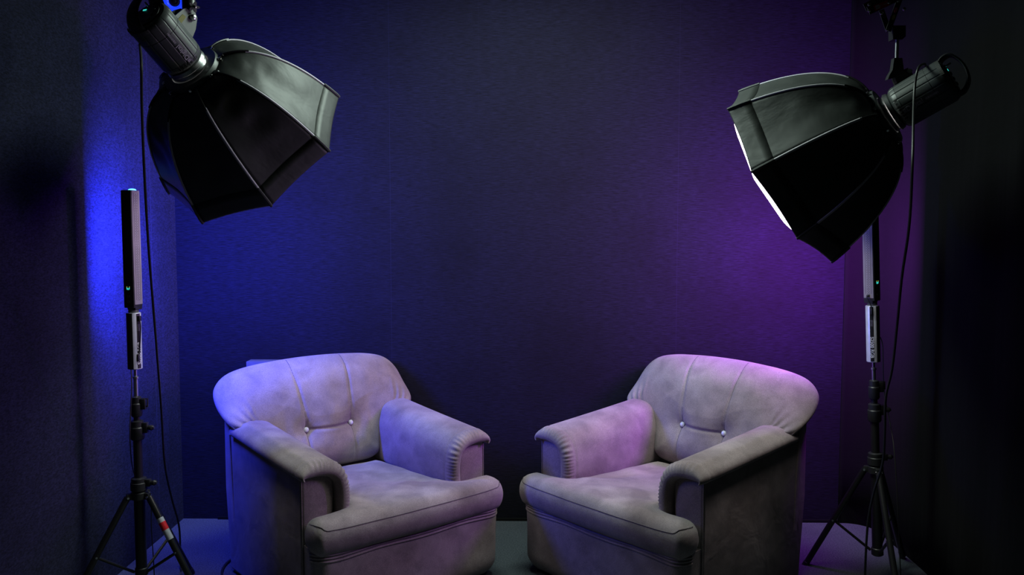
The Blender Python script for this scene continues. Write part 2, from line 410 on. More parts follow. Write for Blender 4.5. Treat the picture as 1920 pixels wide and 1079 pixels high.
def build_arm(root, s):
    NS, NY = 90, 60
    yf, yb, H = -.312, .31, .027
    ys = yf + (yb - yf) * (np.linspace(0, 1, NY) ** 1.7)
    rings = []
    for y in ys:
        zt = float(arm_top(y)); k = max(0, min(1, (y - .08) / .26))
        wi = .262 + .02 * k
        pts = [(.413, zt - .026), (.420, zt - .018), (.418, zt - .009), (.404, zt - .001), (.372, zt + .003), (.335, zt), (.295, zt - .012),
               (wi + .005, zt - .042), (wi - .006, zt - .085), (wi - .008, .435), (wi - .006, .40), (wi, .365)]
        sp = spline([Vector((a, b, 0)) for a, b in pts], 8); A = np.array([(p.x, p.y) for p in sp])
        L = np.r_[0, np.cumsum(np.linalg.norm(np.diff(A, axis=0), axis=1))]; u = np.linspace(0, L[-1], NS)
        A = np.stack([np.interp(u, L, A[:, 0]), np.interp(u, L, A[:, 1])], 1)
        T = np.gradient(A, axis=0); T /= np.linalg.norm(T, axis=1)[:, None]; Nn = np.stack([-T[:, 1], T[:, 0]], 1)  # left normal
        d = y - yf; e = min(1, d / .034); hf = math.sqrt(max(0, 1 - (1 - e) ** 2))
        ends = np.sqrt(np.clip(1 - (1 - np.clip(np.minimum(u, L[-1] - u) / .026, 0, 1)) ** 2, 0, 1))
        sw = np.linspace(0, 1, NS)
        pl = .0034 * np.sin(sw * 2 * math.pi * 25 + 2.2 * np.sin(sw * 17)) * math.exp(-((d - .012) / .022) ** 2) * np.clip((sw - .12) * 8, 0, 1)
        h = (H * hf + .0008) * ends
        fat = (1 + .25 * np.exp(-((sw - .34) / .2) ** 2)) * np.clip(.45 + sw * 3.2, 0, 1)
        h = h * np.clip(.55 + sw * 3, 0, 1)
        # seam ridge 4 cm behind the gathered edge
        seam = -.0038 * math.exp(-((d - .052) / .004) ** 2)
        out = A - Nn * 0
        o1 = A + Nn * (h * fat + (pl + seam) * ends)[:, None] * -1
        o2 = A + Nn * (h * .9)[:, None]
        rings.append((y, np.concatenate([o1, o2[::-1]])))
    V = []; F = []; n = 2 * NS
    for y, R in rings:
        for x, z in R: V.append((s * x, y, z))
    for i in range(len(rings) - 1):
        for j in range(n): F.append((i * n + j, i * n + (j + 1) % n, (i + 1) * n + (j + 1) % n, (i + 1) * n + j))
    for base in (0, (len(rings) - 1) * n):
        for j in range(NS - 1): F.append((base + j, base + j + 1, base + n - 2 - j, base + n - 1 - j))
    arm = obj('armrest', V, F, 'suede', root)
    return arm
SEAT_HALF = [(0, .27), (.20, .27), (.243, .25), (.247, -.19), (.252, -.262), (.29, -.284), (.38, -.290), (.416, -.306), (.428, -.352),
             (.415, -.402), (.37, -.416), (.2, -.424), (0, -.427)]
SEAT_OUT = mirror_outline(SEAT_HALF, 10)
SZ = .342
def seat_top(P, D):
    e = np.clip(D / .060, 0, 1)
    sag = .010 * np.exp(-((P[:, 0] / .20) ** 2 + ((P[:, 1] + .10) / .18) ** 2))
    x, y = P[:, 0], P[:, 1]
    return SZ + .066 * (1 - (1 - e) ** 2.4) ** .5 + .012 * np.clip(D / .2, 0, 1) - sag * e + .0025 * np.sin(x * 30 + 3 * np.sin(y * 14)) * e - .020 * np.clip((y + .25) / .48, 0, 1)
def build_seat(root):
    def bot(P, D):
        e = np.clip(D / .045, 0, 1); return SZ - .066 * (1 - (1 - e) ** 2) ** .5 - .020 * np.clip((P[:, 1] + .25) / .48, 0, 1)
    P, a, b, F = pillow(SEAT_OUT, (0, -.27), seat_top, bot, n=300, rings=56, power=2.0)
    V = [(p[0], p[1], z) for p, z in zip(P, a)] + [(p[0], p[1], z) for p, z in zip(P, b)]
    seat = obj('seat_cushion', V, F, 'suede', root)
    # top-stitched line running along the nose of the cushion
    c = np.array((0, -.27)); ring = resample(SEAT_OUT, 300); q = c + (ring - c) * .962
    sel = [i for i in range(300) if ring[i][1] < -.335]
    sel.sort(key=lambda i: ring[i][0]); pts = q[sel]; z = seat_top(pts, sdf(SEAT_OUT, pts))
    mb = MB().tube([(p[0], p[1], zz + .0008) for p, zz in zip(pts, z)], .0016, 6)
    mb.out('stitch_line', 'seamdark', seat)
    return seat
def build_base(root):
    # outer side panels with the arm's front face
    for s in (-1, 1):
        prof = [(-.280, .012), (.370, .012), (.395, .35), (.405, .68), (.36, .67), (.26, float(arm_top(.26)) - .000), (.10, float(arm_top(.10)) - .012),
                (-.10, float(arm_top(-.1)) - .012), (-.280, float(arm_top(-.28)) - .014)]
        bm = bmesh.new()
        va = [bm.verts.new((s * .412, y, z)) for y, z in prof]; vb = [bm.verts.new((s * .285, y, z)) for y, z in prof]
        bm.faces.new(va); bm.faces.new(vb[::-1]); n = len(prof)
        for i in range(n): bm.faces.new((va[i], va[(i + 1) % n], vb[(i + 1) % n], vb[i]))
        bmesh.ops.bevel(bm, geom=list(bm.edges), offset=.012, segments=4, affect='EDGES', profile=.5)
        bm.verts.index_update()
        p = obj('side_panel', [v.co.copy() for v in bm.verts], [[v.index for v in f.verts] for f in bm.faces], 'suede', root)
        p.data.set_sharp_from_angle(angle=rad(50)); bm.free()
        mb = MB()
        for dx in (0, .009): mb.tube([(s * (.4115 - dx * 0), -.277 + dx, z) for z in np.linspace(.07, .53, 20)], .0026, 8)
        mb.out('welt', 'suede', p)
        for yy in (-.26, .28): MB().lathe([(.028, .0), (.03, .008), (.03, .03)], Matrix.Translation((s * .34, yy, 0)), 16).out('foot', 'plastic', root)
    # front panel: slightly bellied, tucked under at the foot, rounded ends
    NX, NZ = 60, 30; V = []; F = []
    for i in range(NZ + 1):
        z = .014 + (.297 - .014) * i / NZ; t = i / NZ
        tuck = .030 * max(0, 1 - t / .22) ** 2 + .004 * (1 - t)
        hw = .414 - tuck * .7
        row = []
        for j in range(NX + 1):
            u = -1 + 2 * j / NX; su = math.sin(u * math.pi / 2)
            e = abs(su); y = -.392 + tuck + .055 * (1 - (1 - max(0, (e - .87) / .13) ** 2.2) ** .5 if e > .87 else 0)
            y += .0025 * nz(su * .4, 0, z, 12)
            V.append((su * hw, y, z))
    for i in range(NZ):
        for j in range(NX):
            a = i * (NX + 1) + j; F.append((a, a + 1, a + NX + 2, a + NX + 1))
    nf = len(V)
    for i in range(NZ + 1):
        for j in range(NX + 1):
            x, y, z = V[i * (NX + 1) + j]; V.append((x * .985, -.28, z))
    for i in range(NZ):
        for j in range(NX):
            a = nf + i * (NX + 1) + j; F.append((a, a + NX + 1, a + NX + 2, a + 1))
    W = NX + 1
    for i in range(NZ):
        for j in (0, NX): F.append((i * W + j, (i + 1) * W + j, nf + (i + 1) * W + j, nf + i * W + j))
    for j in range(NX):
        for i in (0, NZ): F.append((i * W + j, i * W + j + 1, nf + i * W + j + 1, nf + i * W + j))
    fp = obj('front_panel', V, F, 'suede', root); fp.data.set_sharp_from_angle(angle=rad(60))
    mb = MB()
    for dz in (.272, .284, .260):
        zi = min(NZ, max(0, round((dz - .014) / (.297 - .014) * NZ)))
        mb.tube([(V[zi * W + j][0] * 1.002, V[zi * W + j][1] - .001, dz + .003 * math.sin(j * .35)) for j in range(W)], .0035 if dz != .272 else .0028, 8)
    mb.out('welt', 'suede', fp)
    # seat deck closing the box under the cushion
    MB().box((0, .04, .225), (.29, .33, .06), bevel=.01).out('seat_deck', 'suede', root)
    # outer back, leaning out and rounded at the shoulders
    NX = 40; V = []; F = []; outl = []
    for z in np.linspace(.012, .74, 26):
        t = (z - .012) / .728; hw = .408 + .014 * t - .10 * max(0, (t - .80) / .20) ** 2.5
        yb = .380 + .035 * t
        outl.append((z, hw, yb))
    for lay in (0, 1):
        for z, hw, yb in outl:
            for j in range(NX + 1):
                u = -1 + 2 * j / NX; e = max(0, (abs(u) - .8) / .2)
                y = yb - .05 * (1 - math.sqrt(max(0, 1 - e * e))) if lay == 0 else yb - .075
                V.append((u * hw, y, z))
    W = NX + 1; R = len(outl); nf = R * W
    for i in range(R - 1):
        for j in range(NX):
            a = i * W + j; F.append((a, a + 1, a + W + 1, a + W)); a += nf; F.append((a, a + W, a + W + 1, a + 1))
    for i in range(R - 1):
        for j in (0, NX): F.append((i * W + j, (i + 1) * W + j, nf + (i + 1) * W + j, nf + i * W + j))
    for j in range(NX):
        for i in (0, R - 1): F.append((i * W + j, i * W + j + 1, nf + i * W + j + 1, nf + i * W + j))
    o = obj('back_panel', V, F, 'suede', root); o.data.set_sharp_from_angle(angle=rad(60))
def make_chair(label):
    r = thing('armchair', label, 'armchair', group='pair of matching suede armchairs')
    build_base(r); build_seat(r); build_back(r); build_arm(r, -1); build_arm(r, 1)
    return r
def copy_tree(o, parent=None):
    c = o.copy(); COL.objects.link(c); c.parent = parent
    for ch in list(o.children): copy_tree(ch, c)
    return c
def place(o, x, y, a, k=1.0):
    o.matrix_world = Matrix.Translation((x, y, 0)) @ Matrix.Rotation(a, 4, 'Z') @ Matrix.Scale(k, 4)
chairL = make_chair('taupe suede armchair with blue light on its shoulder, turned to face right')
chairR = copy_tree(chairL)
chairR['label'] = 'taupe suede armchair with magenta light on its shoulder, turned to face left'
place(chairL, -.680, 3.480, rad(41.7), 1.02)
place(chairR, .564, 3.475, rad(-48.1), 1.02)

# ------------------------------------------------------------------ softboxes
def make_softbox(label, C, u, n, depth, R, diff, r0=.098):
    u = Vector(u).normalized(); n = Vector(n).normalized(); v = n.cross(u)
    mw = Matrix.Translation(Vector(C) - n * depth) @ Matrix((u, v, n)).transposed().to_4x4()
    root = thing('softbox', label, 'softbox', mw, 'eight-ribbed softboxes')
    pm = rad(68)
    def rib(t):     # radius and z along the rib
        ph = pm * t; s = math.sin(ph) / math.sin(pm); z = (1 - math.cos(ph)) / (1 - math.cos(pm))
        return r0 + (R - r0) * (s * .9 + .1 * t), z * depth
    NT, NV = 26, 16
    for k in range(8):
        V = []; F = []
        for i in range(NT + 1):
            r, z = rib(i / NT)
            for j in range(NV + 1):
                a0, a1 = k * math.pi / 4, (k + 1) * math.pi / 4
                q = j / NV; p = Vector((math.cos(a0), math.sin(a0), 0)) * (1 - q) + Vector((math.cos(a1), math.sin(a1), 0)) * q
                sag = 1 - (.014 + .03 * math.sin(math.pi * i / NT)) * math.sin(math.pi * q)
                w_ = .0035 * nz(i * .35 + k * 9, q * 2.2 + k, k, 1.0) * math.sin(math.pi * q) * 2.4 * max(0, min(1, (.87 - i / NT) * 8))
                pp = p * r * sag; pp.z = z; V.append(pp * 1.0 + p.normalized() * w_)
        for i in range(NT):
            for j in range(NV): a = i * (NV + 1) + j; F.append((a, a + 1, a + NV + 2, a + NV + 1))
        pn = obj('fabric_panel', V, F, 'nylon', root)
        md = pn.modifiers.new('thick', 'SOLIDIFY'); md.thickness = .0012; md.offset = 1
        # hem band along the open edge
        V = []; F = []
        for i, t in enumerate((.885, .93, .97, 1.0, 1.03)):
            r, z = rib(t) if t <= 1 else (rib(1)[0] * 1.0, depth * 1.012)
            for j in range(NV + 1):
                a0, a1 = k * math.pi / 4, (k + 1) * math.pi / 4
                q = j / NV; p = Vector((math.cos(a0), math.sin(a0), 0)) * (1 - q) + Vector((math.cos(a1), math.sin(a1), 0)) * q
                sag = 1 - (.014 + .03 * math.sin(math.pi * min(t, 1))) * math.sin(math.pi * q)
                pp = p * (r + .0010) * sag; pp.z = z - (.004 * math.sin(math.pi * q) if t >= 1 else 0); V.append(pp)
        for i in range(4):
            for j in range(NV): a = i * (NV + 1) + j; F.append((a, a + 1, a + NV + 2, a + NV + 1))
        hm = obj('hem', V, F, 'nylon', pn); md = hm.modifiers.new('thick', 'SOLIDIFY'); md.thickness = .0015; md.offset = 1
    for k in range(8):
        a = k * math.pi / 4; d = Vector((math.cos(a), math.sin(a), 0)); tg = Vector((-math.sin(a), math.cos(a), 0))
        def pt(t, lift):
            r, z = rib(t); dn = Vector((math.cos(rad(90) - pm * t), 0, -math.sin(pm * t)))
            nd = (d * math.sin(pm * t) - Vector((0, 0, 1)) * math.cos(pm * t))
            return d * r + Vector((0, 0, z)) + nd * lift
        # flat tape sleeve over the rod
        mb = MB(); V = []; F = []; ts = np.linspace(.27, .885, 30)
        for i, t in enumerate(ts):
            for q in range(7):
                w_ = -1 + 2 * q / 6; V.append(pt(t, .0045 - .003 * w_ * w_) + tg * w_ * .0045)
            V.append(pt(t, 0) + tg * .0045); V.append(pt(t, 0) - tg * .0045)
        for i in range(29):
            for q in range(9): F.append((i * 9 + q, i * 9 + (q + 1) % 9, (i + 1) * 9 + (q + 1) % 9, (i + 1) * 9 + q))
        F.append(tuple(range(9))); F.append(tuple(29 * 9 + q for q in range(9)))
        rb = MB().add(V, F).out('rib', 'ribgrey', root, angle=60); rb['label'] = 'grey tape sleeve over a bent rod'
        MB().tube([pt(t, .004) for t in np.linspace(0.02, .30, 10)], .0036, 8).out('rod', 'blackmetal', rb)
        MB().tube([pt(t, .003) for t in (.885, .94, .985, 1.01)], [.0055, .0062, .0065, .005], 8).out('corner_cap', 'nylon', rb)
    # speed ring
    rg = MB().lathe([(.070, -.018), (.098, -.018), (.101, -.010), (.101, .014), (.106, .016), (.106, .028), (.098, .030), (.070, .030), (.070, -.018)], None, 48, False)
    ring = rg.out('speed_ring', 'housing', root)
    for k in range(8):
        a = k * math.pi / 4 + .0; d = Vector((math.cos(a), math.sin(a), 0))
        MB().box(d * .108 + Vector((0, 0, .006)), (.012, .009, .012), Matrix.Rotation(a, 3, 'Z'), .003).out('rod_socket', 'blackmetal', ring)
        a += .19; d = Vector((math.cos(a), math.sin(a), 0))
        MB().lathe([(.0035, -.012), (.0035, .006), (.006, .006), (.006, .013), (.004, .015)], frame(d * .098 + Vector((0, 0, -.006)), d), 12).out('screw', 'chrome', ring)
    # bulging front diffuser, loosely stretched octagon
    V = [Vector((0, 0, depth * .985 + .074))]; F = []; NR, NA = 14, 64
    for i in range(1, NR + 1):
        q = i / NR
        for j in range(NA):
            a = 2 * math.pi * j / NA; m_ = (a % (math.pi / 4)) - math.pi / 8
            ro = R * .985 * math.cos(math.pi / 8) / math.cos(m_) * (.985 - .012 * math.cos(8 * a + math.pi) * 0)
            V.append(Vector((ro * q * math.cos(a), ro * q * math.sin(a), depth * .985 + .074 * (1 - q ** 2.8))))
    for j in range(NA): F.append((0, 1 + j, 1 + (j + 1) % NA))
    for i in range(NR - 1):
        for j in range(NA):
            a = 1 + i * NA; F.append((a + j, a + (j + 1) % NA, a + NA + (j + 1) % NA, a + NA + j))
    df = obj('diffuser', V, F, diff, root); df['label'] = 'white translucent front diffuser'
    return root, mw
CL, uL, nL = (-1.0061, 3.1567, 1.757), (.8747, .0202, .4896), (.3193, .7330, -.6004)
CR, uR, nR = (.9598, 3.1778, 1.647), (-.6806, -.4134, .6026), (-.7245, .4930, -.4810)
sbL, mL = make_softbox('black octagonal softbox hanging above the left armchair, front turned away', CL, uL, nL, .360, .36, 'diffL')
sbR, mR = make_softbox('black octagonal softbox over the right armchair, bright white diffuser edge showing', CR, uR, nR, .378, .36, 'diffR')

# ------------------------------------------------------------------ flash heads
def make_flash(label, ringm, txtflip, cable_top):
    o3 = ringm.translation; n = (ringm.to_3x3() @ Vector((0, 0, 1))).normalized()
    tocam = (Vector((0, 0, CAM_H)) - o3).normalized()
    upw = Vector((0, 0, 1)); y = (upw - n * upw.dot(n)).normalized(); x = y.cross(n)
    mw = Matrix.Translation(o3) @ Matrix((x, y, n)).transposed().to_4x4()
    root = thing('flash_head', label, 'studio flash', mw, 'studio flash heads on ceiling hangers')
    # body of rounded-octagonal section, flutes running lengthwise
    def sect(q, sc):
        r = .074 * sc * (1 + .018 * math.cos(4 * q))
        for g in range(16):
            dq = (q - (g + .5) * math.pi / 8 + math.pi) % (2 * math.pi) - math.pi
            if abs(dq) < .03: r -= .0022 * (1 - abs(dq) / .03)
        return r
    prof = [(-.352, .60), (-.349, .86), (-.340, .95), (-.322, 1.0), (-.27, 1.0), (-.262, 1.0), (-.2615, .985), (-.2585, .985), (-.258, 1.0), (-.14, 1.0), (-.095, 1.0), (-.0945, .985),
            (-.0915, .985), (-.091, 1.0), (-.072, .985), (-.058, .93), (-.052, .84), (-.05, .70)]
    V = []; F = []; n_ = 256
    for z, sc in prof:
        for j in range(n_):
            q = 2 * math.pi * j / n_; r = sect(q, sc) if -.335 < z < -.06 else .074 * sc
            V.append((r * math.cos(q), r * math.sin(q), z))
    for i in range(len(prof) - 1):
        for j in range(n_): F.append((i * n_ + j, i * n_ + (j + 1) % n_, (i + 1) * n_ + (j + 1) % n_, (i + 1) * n_ + j))
    F.append(tuple(range(n_))[::-1]); F.append(tuple((len(prof) - 1) * n_ + j for j in range(n_)))
    body = obj('body', V, F, 'housing', root); body.data.set_sharp_from_angle(angle=rad(40))
    MB().lathe([(.052, -.054), (.066, -.048), (.069, -.036), (.062, -.030), (.066, -.022), (.066, -.012)], None, 48).out('reflector_collar', 'silver', root)
    # rear loop handle: broad hoop bowing out behind the back plate
    hp = [Vector((0, .058, -.325)), Vector((0, .072, -.365)), Vector((0, .066, -.405)), Vector((0, .020, -.432)), Vector((0, -.030, -.420)), Vector((0, -.058, -.375)), Vector((0, -.058, -.33))]
    sp = spline(hp, 6); V = []; F = []
    for i, p in enumerate(sp):
        t = ((sp[min(i + 1, len(sp) - 1)]) - sp[max(i - 1, 0)]).normalized(); b = Vector((1, 0, 0)); c = t.cross(b)
        wdt = .020 + .014 * abs(i / (len(sp) - 1) - .5) * 2
        for q in range(12):
            a = 2 * math.pi * q / 12; V.append(p + b * wdt * math.cos(a) + c * .008 * math.sin(a))
    m_ = len(sp)
    for i in range(m_ - 1):
        for q in range(12): F.append((i * 12 + q, i * 12 + (q + 1) % 12, (i + 1) * 12 + (q + 1) % 12, (i + 1) * 12 + q))
    F.append(tuple(range(12))[::-1]); F.append(tuple((m_ - 1) * 12 + q for q in range(12)))
    MB().add(V, F).out('handle', 'plastic', root)
    # rear controls
    pnl = MB().lathe([(.050, -.358), (.050, -.350)], None, 32).out('control_panel', 'plastic', root)
    MB().box((.018, .026, -.3595), (.007, .003, .0008)).out('display', 'cyan', pnl)
    for k in range(3): MB().lathe([(.006, -.364), (.006, -.357)], Matrix.Translation((-.026 + .0 * k, -.02 + .02 * k, 0)), 12).out('dial', 'housing', pnl)
    MB().lathe([(.003, -.357), (.003, -.385), (.001, -.388)], Matrix.Translation((.012, .042, 0)), 10).out('fuse_pin', 'silver', pnl)
    # cooling slots near the front and fins at the rear
    tl = (mw.inverted().to_3x3() @ tocam).normalized(); ta = math.atan2(tl.y, tl.x)
    sl = MB()
    for k in range(-3, 4):
        a = ta + k * .16 - .1
        sl.box(Vector((math.cos(a), math.sin(a), 0)) * .0735 + Vector((0, 0, -.078)), (.0012, .0026, .008), Matrix.Rotation(a, 3, 'Z'))
    sl.out('cooling_slots', 'hole', body)
    sl = MB()
    for k in range(26):
        a = ta + .35 + k * .06
        sl.box(Vector((math.cos(a), math.sin(a), 0)) * .0735 + Vector((0, 0, -.332)), (.0014, .0012, .010), Matrix.Rotation(a, 3, 'Z'))
    sl.out('rear_fins', 'greymetal', body)
    # printing on the side facing the chairs' front
    a = ta - .22 * (1 if txtflip else 1)
    nr = Vector((math.cos(a), math.sin(a), 0)); along = Vector((0, 0, -1)); upl = nr.cross(along)
    base = nr * .0752
    for ch in [c for c in root.children] + [g for c in root.children for g in c.children]:
        for v in ch.data.vertices:
            if v.co.z < -.055: v.co.z = -.055 + (v.co.z + .055) * .62
    def tm(z): return Matrix.Translation(base + Vector((0, 0, z))) @ Matrix((along, upl, nr)).transposed().to_4x4()
    text_part('printed_name', 'Digital', .022, tm(-.112), 'whitedim', body, bold=.0006)
    mb = MB(); rnd = random.Random(4); z = -.150
    while z > -.190:
        w_ = rnd.choice((.0014, .002, .003)); mb.box(base + Vector((0, 0, z)) , (.0004, .0035, w_ * .5), Matrix.Rotation(a, 3, 'Z')); z -= w_ + .0014
    for k in range(3): mb.box(base + Vector((0, 0, -.075 - k * .003)), (.0004, .006, .0012), Matrix.Rotation(a, 3, 'Z'))
    mb.out('printed_line', 'whitedim', body)
    return root, mw
fhL, fL = make_flash('charcoal studio flash head with loop handle, fixed to the left softbox', mL, True, None)
fhR, fR = make_flash('charcoal studio flash head with looping cable, fixed to the right softbox', mR, False, None)

def P3(m, v): return m @ Vector(v)
# hanger above the left flash: yoke plate, star knob, rod, wheel with a blue gleam put in as emission
def ww(name, label, cat, loc):
    return thing(name, label, cat, Matrix.Translation(loc))
def world_out(mb, name, mat, root, **k):
    inv = root.matrix_world.inverted(); mb.v = [inv @ v for v in mb.v]
    return mb.out(name, mat, root, **k)
aL = P3(fL, (0, .078, -.105))
pj = at(352, 36, aL.y + .01)
hgL = ww('ceiling_hanger', 'grey metal swivel bracket with star knob above the left flash head', 'light hanger', (pj.x, pj.y, CEIL))
vx = (fL.to_3x3() @ Vector((1, 0, 0))).normalized(); vz = (fL.to_3x3() @ Vector((0, 0, 1))).normalized(); vy = (fL.to_3x3() @ Vector((0, 1, 0))).normalized()
plate = [(-.055, -.01), (.060, -.01), (.050, .045), (.030, .088), (.004, .100), (-.020, .092), (-.038, .060)]
mloc = Matrix.Translation(P3(fL, (.0, .070, -.130))) @ Matrix((vz, vy, vz.cross(vy))).transposed().to_4x4() @ Matrix.Scale(.85, 4)
for dx, nm in ((.020, 'yoke_plate'), (-.026, 'yoke_plate')):
    pl = MB().prism(plate, .006, mloc @ Matrix.Translation((0, 0, dx)))
    p_ = world_out(pl, nm, 'greymetal', hgL, angle=30)
sgn = 1 if (mloc.to_3x3() @ Vector((0, 0, 1))).y < 0 else -1
zface = .027 if sgn > 0 else -.027
world_out(MB().lathe([(.013, 0), (.013, .008), (.009, .016), (.004, .018)], mloc @ Matrix.Translation((.010, .066, zface)) @ (Matrix.Rotation(0 if sgn > 0 else math.pi, 4, 'X')), 20), 'bolt', 'silver', hgL)
world_out(MB().box((0, 0, 0), (.016, .012, .0006)).__class__().prism([(-.035, .005), (-.015, .000), (-.012, .045), (-.030, .040)], .0008, mloc @ Matrix.Translation((0, 0, zface - (0 if sgn > 0 else .001)))), 'sticker', 'olive', hgL)
top = P3(mloc, (.004, .095, 0))
rodp = Vector((top.x, top.y, top.z - .01))
world_out(MB().lathe([(.018, -.012), (.022, 0), (.022, .05), (.016, .06), (.0085, .062), (.0085, CEIL - rodp.z)], Matrix.Translation(rodp), 24), 'rod', 'blackmetal', hgL)
kc = at(363, 13, rodp.y - .02)
km = frame(kc, (Vector((0, 0, CAM_H)) - kc) + Vector((.6, 0, 0)))
star = []
for k in range(60):
    a = 2 * math.pi * k / 60; r = .0135 + .0045 * math.cos(5 * a); star.append((r * math.cos(a), r * math.sin(a)))
kn = world_out(MB().prism(star, .014, km), 'star_knob', 'knobgrey', hgL, angle=40)
world_out(MB().lathe([(.0055, 0), (.0055, .0165), (.004, .0175)], km, 16), 'knob_screw', 'chrome', hgL)
world_out(MB().tube([kc, rodp + Vector((0, 0, .035))], .008, 12), 'clamp_shaft', 'blackmetal', hgL)
world_out(MB().lathe([(.05, 0), (.05, .012), (.02, .03)], Matrix.Translation((rodp.x, rodp.y, CEIL)) @ Matrix.Rotation(math.pi, 4, 'X'), 32), 'ceiling_plate', 'blackmetal', hgL)
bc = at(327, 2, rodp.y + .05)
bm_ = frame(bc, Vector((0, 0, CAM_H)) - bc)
wl = tag(bpy.data.objects.new('blue_ring', None), 'small ring with dark hub, blue gleam put in as emission, behind the left hanger rod', 'ring'); COL.objects.link(wl); wl.matrix_world = Matrix.Translation(bc)
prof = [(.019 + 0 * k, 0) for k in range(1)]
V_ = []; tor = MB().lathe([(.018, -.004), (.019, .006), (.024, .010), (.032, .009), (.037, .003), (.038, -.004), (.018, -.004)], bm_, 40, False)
world_out(tor, 'gleam_ring', 'bluering', wl)  # emission paints the blue gleam on this ring
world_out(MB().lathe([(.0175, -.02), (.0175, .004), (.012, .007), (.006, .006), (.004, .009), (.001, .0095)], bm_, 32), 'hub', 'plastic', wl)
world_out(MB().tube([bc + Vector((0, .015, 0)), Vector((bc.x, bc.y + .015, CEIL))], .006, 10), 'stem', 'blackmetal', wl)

# hanger above the right flash: pantograph arms, spigot, tilt joint
aR = P3(fR, (0, .078, -.09))
jp = at(1683, 138, aR.y)
hgR = ww('pantograph_hanger', 'black scissor-arm ceiling hanger with red label above the right flash head', 'light hanger', (jp.x, jp.y, CEIL))
vzR = (fR.to_3x3() @ Vector((0, 0, 1))).normalized(); vyR = (fR.to_3x3() @ Vector((0, 1, 0))).normalized(); vxR = (fR.to_3x3() @ Vector((1, 0, 0))).normalized()
YR = aR.y
def flat(mb, pts2, th, y):   # outline given in x,z at a world depth
    m = Matrix(((1, 0, 0, 0), (0, 0, -1, y), (0, 1, 0, 0), (0, 0, 0, 1)))
    return mb.prism(pts2, th, m)
def q2(px, py, y=None): p = at(px, py, YR if y is None else y); return (p.x, p.z)
world_out(flat(MB(), [q2(1674, 110), q2(1689, 110), q2(1692, 132), q2(1700, 128), q2(1698, 138), q2(1676, 146), q2(1662, 150), q2(1665, 142), q2(1671, 132)], .024, YR + .012), 'tilt_joint', 'plastic', hgR)
world_out(flat(MB(), [q2(1674, 143), q2(1704, 130), q2(1710, 146), q2(1700, 160), q2(1682, 166)], .030, YR + .016), 'yoke_plate', 'plastic', hgR)
world_out(MB().tube([at(1705, 133, YR - .02), at(1706, 133, YR + .03)], .008, 12), 'clamp_screw', 'greymetal', hgR)
p0, p1 = at(1681, 112, YR), at(1680, 72, YR)
world_out(MB().tube([p0, Vector((p0.x, p0.y, p1.z))], .0062, 16), 'spigot', 'silver', hgR)
world_out(flat(MB(), [q2(1670, 76), q2(1670, 50), q2(1694, 50), q2(1694, 70), q2(1688, 76)], .036, YR + .018), 'spigot_socket', 'blackmetal', hgR)
def bar(a, b, wd, th, y, name='scissor_bar'):
    A, B = Vector(q2(*a) + (0,)).to_2d(), Vector(q2(*b) + (0,)).to_2d(); d = (B - A).normalized(); nn = Vector((-d.y, d.x)) * wd
    A2, B2 = A - d * wd * .9, B + d * wd * .9
    return world_out(flat(MB(), [tuple(A2 + nn), tuple(A2 - nn), tuple(B2 - nn), tuple(B2 + nn)], th, y), name, 'blackmetal', hgR)
bar((1630, 20), (1668, 2), .014, .004, YR - .018); bar((1630, 10), (1667, -10), .014, .004, YR + .012)
bar((1652, 24), (1663, 56), .009, .004, YR - .006); bar((1663, 56), (1684, -2), .009, .004, YR - .014)
# upper scissor links climbing to the ceiling
zc = CEIL - .03
lo, hi = (1640, -8), (1690, -8)
xl, zl = q2(1632, 5); xr, zr = q2(1686, -4); xm = (xl + xr) / 2
steps = 3; hz = (zc - max(zl, zr)) / steps
for k in range(steps):
    za, zb = max(zl, zr) + k * hz, max(zl, zr) + (k + 1) * hz
    for (xa, xb, yy) in ((xl, xr, YR - .018), (xr, xl, YR + .006)):
        d = Vector((xb - xa, zb - za)).normalized(); nn = Vector((-d.y, d.x)) * .011
        A, B = Vector((xa, za)), Vector((xb, zb))
        world_out(flat(MB(), [tuple(A + nn), tuple(A - nn), tuple(B - nn), tuple(B + nn)], .004, yy), 'scissor_bar', 'blackmetal', hgR)
world_out(MB().box((xm, YR, CEIL - .015), (.09, .035, .015), None, .004), 'ceiling_plate', 'blackmetal', hgR)
for px, py in ((1629.5, 9), (1629.5, 20), (1666, 5), (1652, 25), (1663, 56), (1683, 2), (1695, 17)):
    c = at(px, py, YR - .020)
    world_out(MB().lathe([(.0055, 0), (.0055, .004), (.003, .006)], frame(c, (0, -1, 0)), 14), 'bolt', 'chrome', hgR)
A, B = q2(1634, 19), q2(1660, 8.5)
ang = math.atan2(B[1] - A[1], B[0] - A[0]); cx, cz = (A[0] + B[0]) / 2, (A[1] + B[1]) / 2; ln = math.hypot(B[0] - A[0], B[1] - A[1])
lm = Matrix.Translation((cx, YR - .0225, cz)) @ Matrix.Rotation(rad(90), 4, 'X') @ Matrix.Rotation(ang, 4, 'Z')
lab = world_out(MB().box((0, 0, 0), (.5, .5, .5)).__class__().prism([(-ln / 2, -.0095), (ln / 2, -.0095), (ln / 2, .0095), (-ln / 2, .0095)], .0008, lm), 'label_plate', 'red', hgR)
lab['label'] = 'red label with a white block and white lettering'
world_out(MB().prism([(-ln * .40, -.0062), (-ln * .12, -.0062), (-ln * .12, .0062), (-ln * .40, .0062)], .0012, lm), 'label_block', 'white', hgR)
inv = hgR.matrix_world.inverted()
text_part('label_text', 'ARTOGRAM', .0072, inv @ lm @ Matrix.Translation((ln * .18, 0, .0012)), 'white', hgR, depth=.0002)
text_part('label_text', 'foto', .006, inv @ lm @ Matrix.Translation((-ln * .26, 0, .0016)), 'red', hgR, depth=.0002)
